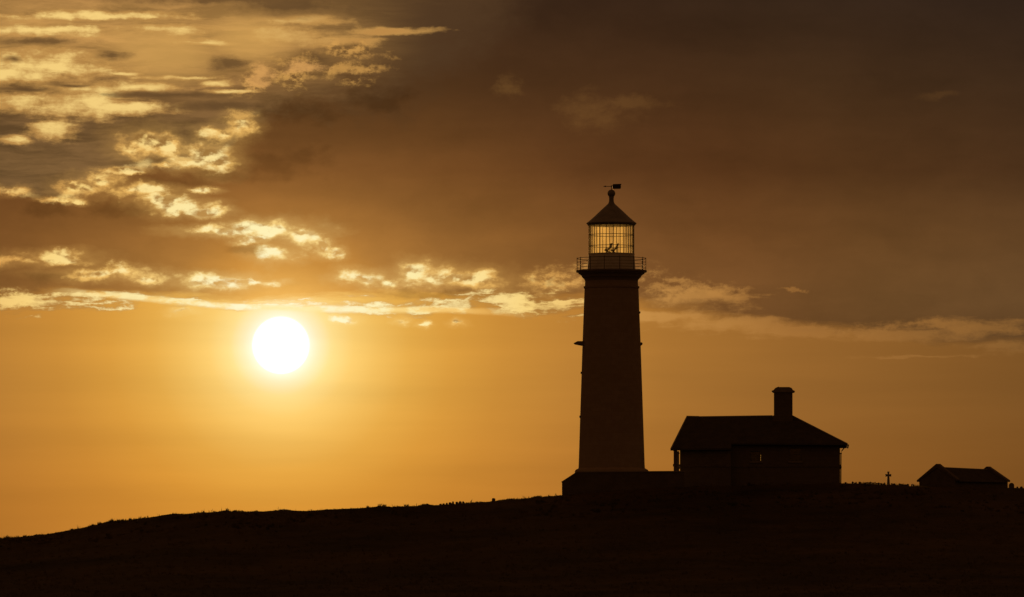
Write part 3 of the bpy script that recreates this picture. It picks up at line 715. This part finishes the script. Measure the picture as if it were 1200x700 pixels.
# ------------------------------------------------------------ the keepers' cottage
def build_cottage():
    Yf, Yr, Yb = 597.0, 602.2, 607.4          # front wall, ridge, back wall
    c = thing('cottage', (east(890), Yr, up(570)), 'low stone cottage with hipped slate roof and stout chimney beside the lighthouse', 'cottage', rz=R(-2.9))
    L = c.location; ex = lambda px: east(px) - L.x; uz = lambda py: up(py) - L.z
    f, b = Yf - L.y, Yb - L.y
    base = uz(585)
    T = 0.42
    # walls round two windows that line up through the house; the right half stands back under the higher eave
    fr = 0.9                                  # set-back of the right half
    wall = MB()
    wall.box(ex(798.6), ex(858), f, f + T, base, uz(527.5))                     # left front
    wall.box(ex(858) - T, ex(858), f + T, f + fr + T, base, uz(524))
    def pierced(y0, y1, x0, x1, z0, z1, holes):
        xs = x0
        for hx0, hx1, hz0, hz1 in holes:
            wall.box(xs, hx0, y0, y1, z0, z1)
            wall.box(hx0, hx1, y0, y1, z0, hz0); wall.box(hx0, hx1, y0, y1, hz1, z1)
            xs = hx1
        wall.box(xs, x1, y0, y1, z0, z1)
    H1 = (ex(880.5), ex(893.4), uz(541.4), uz(529.6))
    H2 = (ex(926), ex(940), uz(541.4), uz(526.0))
    pierced(f + fr, f + fr + T, ex(858), ex(985), base, uz(521.5), [H1, H2])
    B1 = (ex(890.6), ex(904.5), uz(541.6), uz(530.2))
    pierced(b - T, b, ex(798.6), ex(985), base, uz(524), [B1])
    wall.box(ex(798.6), ex(798.6) + T, f + T, b - T, base, uz(524))
    wall.box(ex(985) - T, ex(985), f + fr + T, b - T, base, uz(523))
    wall.build('wall', M['granite'], c)
    MB().box(ex(798.6) + T, ex(985) - T, f + fr + T, b - T, uz(566), uz(565)).build('floor', M['timber'], c)
    band = MB()
    band.box(ex(797.9), ex(858.2), f - 0.07, f, uz(548), uz(545.4))
    band.box(ex(858.2), ex(985.9), f + fr - 0.07, f + fr, uz(548), uz(545.4))
    band.box(ex(985.0), ex(985.9), f + fr, b, uz(548), uz(545.4))
    band.build('string_course', M['rubble'], c)
    # roof slabs: steep left hip, long right hip
    rl, rr_ = Vector((ex(805.2), 0, uz(488.2))), Vector((ex(929.5), 0, uz(486.8)))
    def on_front(px, py):                     # point of the front slope at that height
        k = (uz(py) - uz(487.5)) / (uz(527.2) - uz(487.5))
        return Vector((ex(px), (f - 0.5) * k, uz(py)))
    def on_back(px, py):
        k = (uz(py) - uz(487.5)) / (uz(522.0) - uz(487.5))
        return Vector((ex(px), (b + 0.5) * k, uz(py)))
    fl, fm, fm2, frr = on_front(788.3, 527), on_front(858.5, 526.6), on_front(858.5, 520.2), on_front(993.4, 521.6)
    bl, br = on_back(788.3, 524), on_back(993.4, 521.6)
    roof = MB()
    roof.sheet([fl, fm, fm2, rr_, rl][:2] + [fm2, rr_, rl], 0.14)
    roof.sheet([fm2, frr, rr_], 0.14)
    roof.sheet([br, bl, rl, rr_], 0.14)
    roof.sheet([bl, fl, rl], 0.14)
    roof.sheet([frr, br, rr_], 0.14)
    ro = roof.build('roof', M['slate'], c)
    rid = MB()
    rid.tube([rl + Vector((0, 0, 0.0)), Vector((ex(906), 0, uz(487.0)))], 0.09, 8)
    rid.tube([rl + Vector((-0.02, 0, 0.05)), Vector((ex(820), 0, uz(488.0)))], 0.11, 8)
    rid.tube([rr_, frr + Vector((0, 0, 0.03))], 0.07, 8); rid.tube([rr_, br], 0.07, 8)
    rid.tube([rl, fl], 0.07, 8); rid.tube([rl, bl], 0.07, 8)
    rid.build('ridge_tiles', M['lead'], ro, smooth=True)
    g = MB()
    g.tube([fl + Vector((-0.05, -0.08, -0.12)), fm + Vector((0, -0.08, -0.12))], 0.07, 8)
    g.tube([fm2 + Vector((0, -0.08, -0.12)), frr + Vector((0.12, -0.08, -0.10))], 0.07, 8)
    g.tube([frr + Vector((0.10, 0, -0.10)), br + Vector((0.10, 0, -0.10))], 0.07, 8)
    g.build('gutter', M['iron'], c, smooth=True)
    p = MB()
    xp = ex(985) + 0.07
    p.tube([(ex(992.5), f + fr - 0.4, uz(523)), (ex(990.2), f + fr + 0.1, uz(525.5)), (ex(987.2), f + fr + 0.2, uz(529.0)), (xp + .02, f + fr + 0.3, uz(532)), (xp, f + fr + 0.3, uz(568))], 0.055, 8)
    p.tube([(xp + .02, f + fr + 0.3, uz(533.0)), (xp + .02, f + fr + 0.3, uz(531.6))], 0.085, 8)
    p.tube([(xp, f + fr + 0.3, uz(549.6)), (xp, f + fr + 0.3, uz(547.0))], 0.085, 8)
    p.build('downpipe', M['iron'], c, smooth=True)
    # posts under the left overhang, standing on a low sill
    for yy in (f + 0.05, b - 0.15):
        m = MB(); x0, x1 = ex(791.3), ex(795.0)
        m.box(x0, x1, yy - 0.14, yy + 0.14, base, uz(526.5))
        m.box(x0 - 0.07, x1 + 0.07, yy - 0.2, yy + 0.2, uz(547.6), uz(544.6))
        m.box(x0 - 0.04, x1 + 0.04, yy - 0.17, yy + 0.17, uz(529.8), uz(528.2))
        m.build('porch_post', M['granite'], c, bevel=0.012)
    m = MB(); m.box(ex(795.1), ex(798.5), f - 0.04, f + 0.16, uz(547.2), uz(545.0)); m.build('porch_rail', M['dressed'], c)
    # chimney
    ch = MB()
    ch.box(ex(907.8), ex(929.6), -0.85, 0.85, uz(500), uz(458.6))
    ch.box(ex(906.2), ex(930.0), -0.95, 0.95, uz(500), uz(486.6))
    cho = ch.build('chimney', M['granite'], ro, bevel=0.02)
    cap = MB()
    cap.prism([(ex(906.6), uz(459.4)), (ex(905.2), uz(458.6)), (ex(905.2), uz(457.6)), (ex(907.6), uz(456.6)), (ex(909.0), uz(454.6)), (ex(911.8), uz(453.2)), (ex(925.8), uz(453.2)), (ex(928.8), uz(454.4)), (ex(930.2), uz(456.8)), (ex(932.4), uz(457.8)), (ex(932.2), uz(458.8)), (ex(930.6), uz(459.6))], 'y', -0.95, 0.95)
    cap.tube([(ex(913.2), 0.1, uz(454)), (ex(913.2), 0.1, uz(452.3))], 0.05, 8)
    cap.build('chimney_cap', M['dressed'], c, bevel=0.02).parent = ro
    # windows
    def window(H, y, bars, frame_out):
        x0, x1, z0, z1 = H
        m = MB(); t_ = 0.06; d0, d1 = y - 0.04, y + 0.04
        m.box(x0, x1, d0, d1, z0, z0 + t_); m.box(x0, x1, d0, d1, z1 - t_, z1)
        m.box(x0, x0 + t_, d0, d1, z0 + t_, z1 - t_); m.box(x1 - t_, x1, d0, d1, z0 + t_, z1 - t_)
        zm = (z0 + z1) / 2
        m.box(x0 + t_, x1 - t_, d0, d1, zm - 0.035, zm + 0.035)
        w = m.build('window', M['joinery'], c)
        MB().box(x0 + t_, x1 - t_, y - 0.006, y + 0.006, z0 + t_, zm - 0.036).box(x0 + t_, x1 - t_, y - 0.006, y + 0.006, zm + 0.036, z1 - t_).build('pane', M['window_glass'], w)
        MB().box(x0 - 0.12, x1 + 0.12, frame_out - 0.10, frame_out - 0.003, z0 - 0.14, z0 - 0.003).build('sill', M['dressed'], w)
    window(H1, f + fr + 0.22, 1, f + fr)
    window(H2, f + fr + 0.22, 1, f + fr)
    window(B1, b - 0.2, 1, b + 0.103)

# ------------------------------------------------------------ the gabled hut, cross, stones
def build_hut():
    Y = 600.0; th = R(40)
    cx = (1095.5 + 1161.0) / 2
    c = thing('stone_hut', (east(cx), Y, up(572)), 'small gabled stone hut with raised coping on both gable ends at right', 'hut', rz=th)
    uz = lambda py: up(py) - c.location.z
    L = (1161.0 - 1095.5) * PX / math.cos(th) / 2      # half length along local x
    W = 19.4 * PX / math.sin(th)                       # half width of the walls
    E = 21.2 * PX / math.sin(th)                       # half width of the eaves
    ze, zr = uz(564.2), uz(548.6)
    wall = MB(); T = 0.4
    for s, dz in ((-1, 0.0), (1, -0.12)):
        x0, x1 = (s * L, s * (L - T)) if s > 0 else (-L, -L + T)
        wall.prism([(-W, -0.9), (W, -0.9), (W, ze + 0.05), (0, zr - 0.1 + dz), (-W, ze + 0.05)], 'x', min(x0, x1), max(x0, x1))
    wall.box(-L + T, L - T, -W, -W + T, -0.9, ze)
    wall.box(-L + T, L - T, W - T, W, -0.9, ze)
    wall.build('wall', M['rubble'], c)
    roof = MB()
    zl, zr2 = zr, zr - 0.12
    k = L - 0.32
    roof.sheet([(-k, -E, ze - .1), (k, -E, ze - .1), (k, 0, zr2), (-k, 0, zl)], 0.12)
    roof.sheet([(k, E, ze - .1), (-k, E, ze - .1), (-k, 0, zl), (k, 0, zr2)], 0.12)
    ro = roof.build('roof', M['slate'], c)
    MB().tube([(-k, 0, zl), (k, 0, zr2)], 0.06, 8).build('ridge_tiles', M['lead'], ro, smooth=True)
    for s, dz in ((-1, 0.0), (1, -0.16)):
        x0, x1 = (L - 0.36, L + 0.05) if s > 0 else (-L - 0.05, -L + 0.36)
        pk = uz(544.4) + dz
        out = [(-E - 0.05, ze - 0.08), (-E - 0.10, ze + 0.10), (-0.30, pk - 0.10), (-0.12, pk), (0.12, pk), (0.30, pk - 0.10), (E + 0.10, ze + 0.10), (E + 0.05, ze - 0.08), (0, zr - 0.06 + dz)]
        MB().prism(out, 'x', x0, x1).build('gable_coping', M['rubble'], c, bevel=0.03)

def build_cross():
    Y = 597.0
    x, z = east(1040.3, Y), up(567.6, Y)
    m = MB(); u = lambda py: up(py, Y) - z; e = lambda px: east(px, Y) - x
    m.prism([(e(1038.3), u(572)), (e(1042.4), u(572)), (e(1041.5), u(558.4)), (e(1043.7), u(558.8)), (e(1043.7), u(555.6)), (e(1041.3), u(556.0)), (e(1041.7), u(552.8)), (e(1038.9), u(552.8)), (e(1039.3), u(556.0)), (e(1036.7), u(555.6)), (e(1036.7), u(558.8)), (e(1039.0), u(558.4))], 'y', -0.08, 0.08)
    o = m.build('grave_cross', M['dressed'], bevel=0.012, loc=(x, Y, z))
    tag(o, 'small stone cross standing on the crest between cottage and hut', 'cross')

def build_headstone():
    Y = 598.0
    x, z = east(1184.4, Y), up(571, Y)
    P = [(-0.26, -0.5), (0.26, -0.5), (0.27, 0.16)]
    P += [(0.27 * math.cos(a), 0.16 + 0.27 * math.sin(a)) for a in np.linspace(0.15, math.pi - 0.15, 9)] + [(-0.27, 0.16)]
    o = MB().prism(P, 'y', -0.08, 0.08).build('headstone', M['rubble'], bevel=0.02, loc=(x, Y, z))
    tag(o, 'round topped headstone just right of the gabled hut', 'headstone')

def dry_wall(px0, px1, Y, label, seed):
    """a low field wall: courses of rough stones, their tops uneven"""
    rnd = random.Random(seed); x = east(px0, Y); x1 = east(px1, Y); X0 = (x + x1) / 2
    Zb = ground_z(X0, Y)
    m = MB()
    for course, zz in ((0, -0.22), (1, -0.04), (2, 0.11)):
        x = east(px0, Y) + course * 0.09
        while x < x1:
            w = rnd.uniform(0.13, 0.30)
            h = rnd.uniform(0.07, 0.10) + (rnd.uniform(0, 0.07) if course == 2 else 0)
            if course < 2 or rnd.random() < 0.72:
                m.stone((x + w / 2 - X0, rnd.uniform(-.04, .04), ground_z(x, Y) - Zb + zz + h * .4), w * .62, 0.2, h * 1.15, rnd.random() * 50, sub=1)
            x += w
    o = m.build('dry_stone_wall', M['rubble'], loc=(X0, Y, Zb))
    tag(o, label, 'wall')

def build_stones():
    rnd = random.Random(9)
    for i, (px, h) in enumerate(((516.5, .16), (520, .18), (523.8, .22), (527.6, .24), (531, .30), (535.4, .28), (539.4, .30), (543.0, .26))):
        Y = 594; x = east(px, Y); z = ground_z(x, Y)
        m = MB().stone((0, 0, h * 0.28), rnd.uniform(.13, .20), 0.16, h * 0.85, i * 2.3, sub=2)
        o = m.build('standing_stone', M['rubble'], loc=(x, Y, z))
        tag(o, 'low stone in the row along the hill crest left of the lighthouse', 'stone', 'row of low stones on the crest')
    Y = 594; x = east(578.4, Y); z = ground_z(x, Y)
    o = MB().stone((0, 0, 0.12), .21, .21, .26, 4.4, sub=3).build('boulder', M['rubble'], loc=(x, Y, z), smooth=True)
    tag(o, 'single rounded boulder on the crest between stone row and lighthouse', 'boulder')

# ------------------------------------------------------------ assemble
make_materials()
build_sky()
build_ground()
build_grass()
build_lighthouse()
build_compound_wall()
build_cottage()
build_hut()
build_cross()
build_headstone()
dry_wall(987, 1074, 596, 'low uneven dry stone wall on the crest from cottage to hut', 3)
dry_wall(1188, 1262, 596, 'low uneven dry stone wall on the crest right of the headstone', 4)
build_stones()

sd = bpy.data.lights.new('sun', 'SUN'); sd.energy = 4.0; sd.angle = R(0.53); sd.color = (1.0, 0.56, 0.17)
so = bpy.data.objects.new('sun', sd); COL.objects.link(so)
sdir = Vector((math.sin(SUN_AZ) * math.cos(SUN_EL), math.cos(SUN_AZ) * math.cos(SUN_EL), math.sin(SUN_EL)))
so.rotation_euler = sdir.to_track_quat('Z', 'Y').to_euler(); so.location = sdir * 300

cd = bpy.data.cameras.new('camera'); cam = bpy.data.objects.new('camera', cd); COL.objects.link(cam)
cd.sensor_width = 36.0; cd.lens = 210.0; cd.clip_start = 0.5; cd.clip_end = 60000
cam.location = (0, 0, 0); cam.rotation_euler = (math.pi / 2 + PITCH, 0, 0)
scene.camera = cam

scene.render.engine = 'CYCLES'
scene.cycles.use_denoising = True
scene.cycles.max_bounces = 8; scene.cycles.transparent_max_bounces = 12
scene.view_settings.view_transform = 'Standard'
scene.view_settings.look = 'None'
scene.view_settings.exposure = 0.0
scene.view_settings.gamma = 1.0
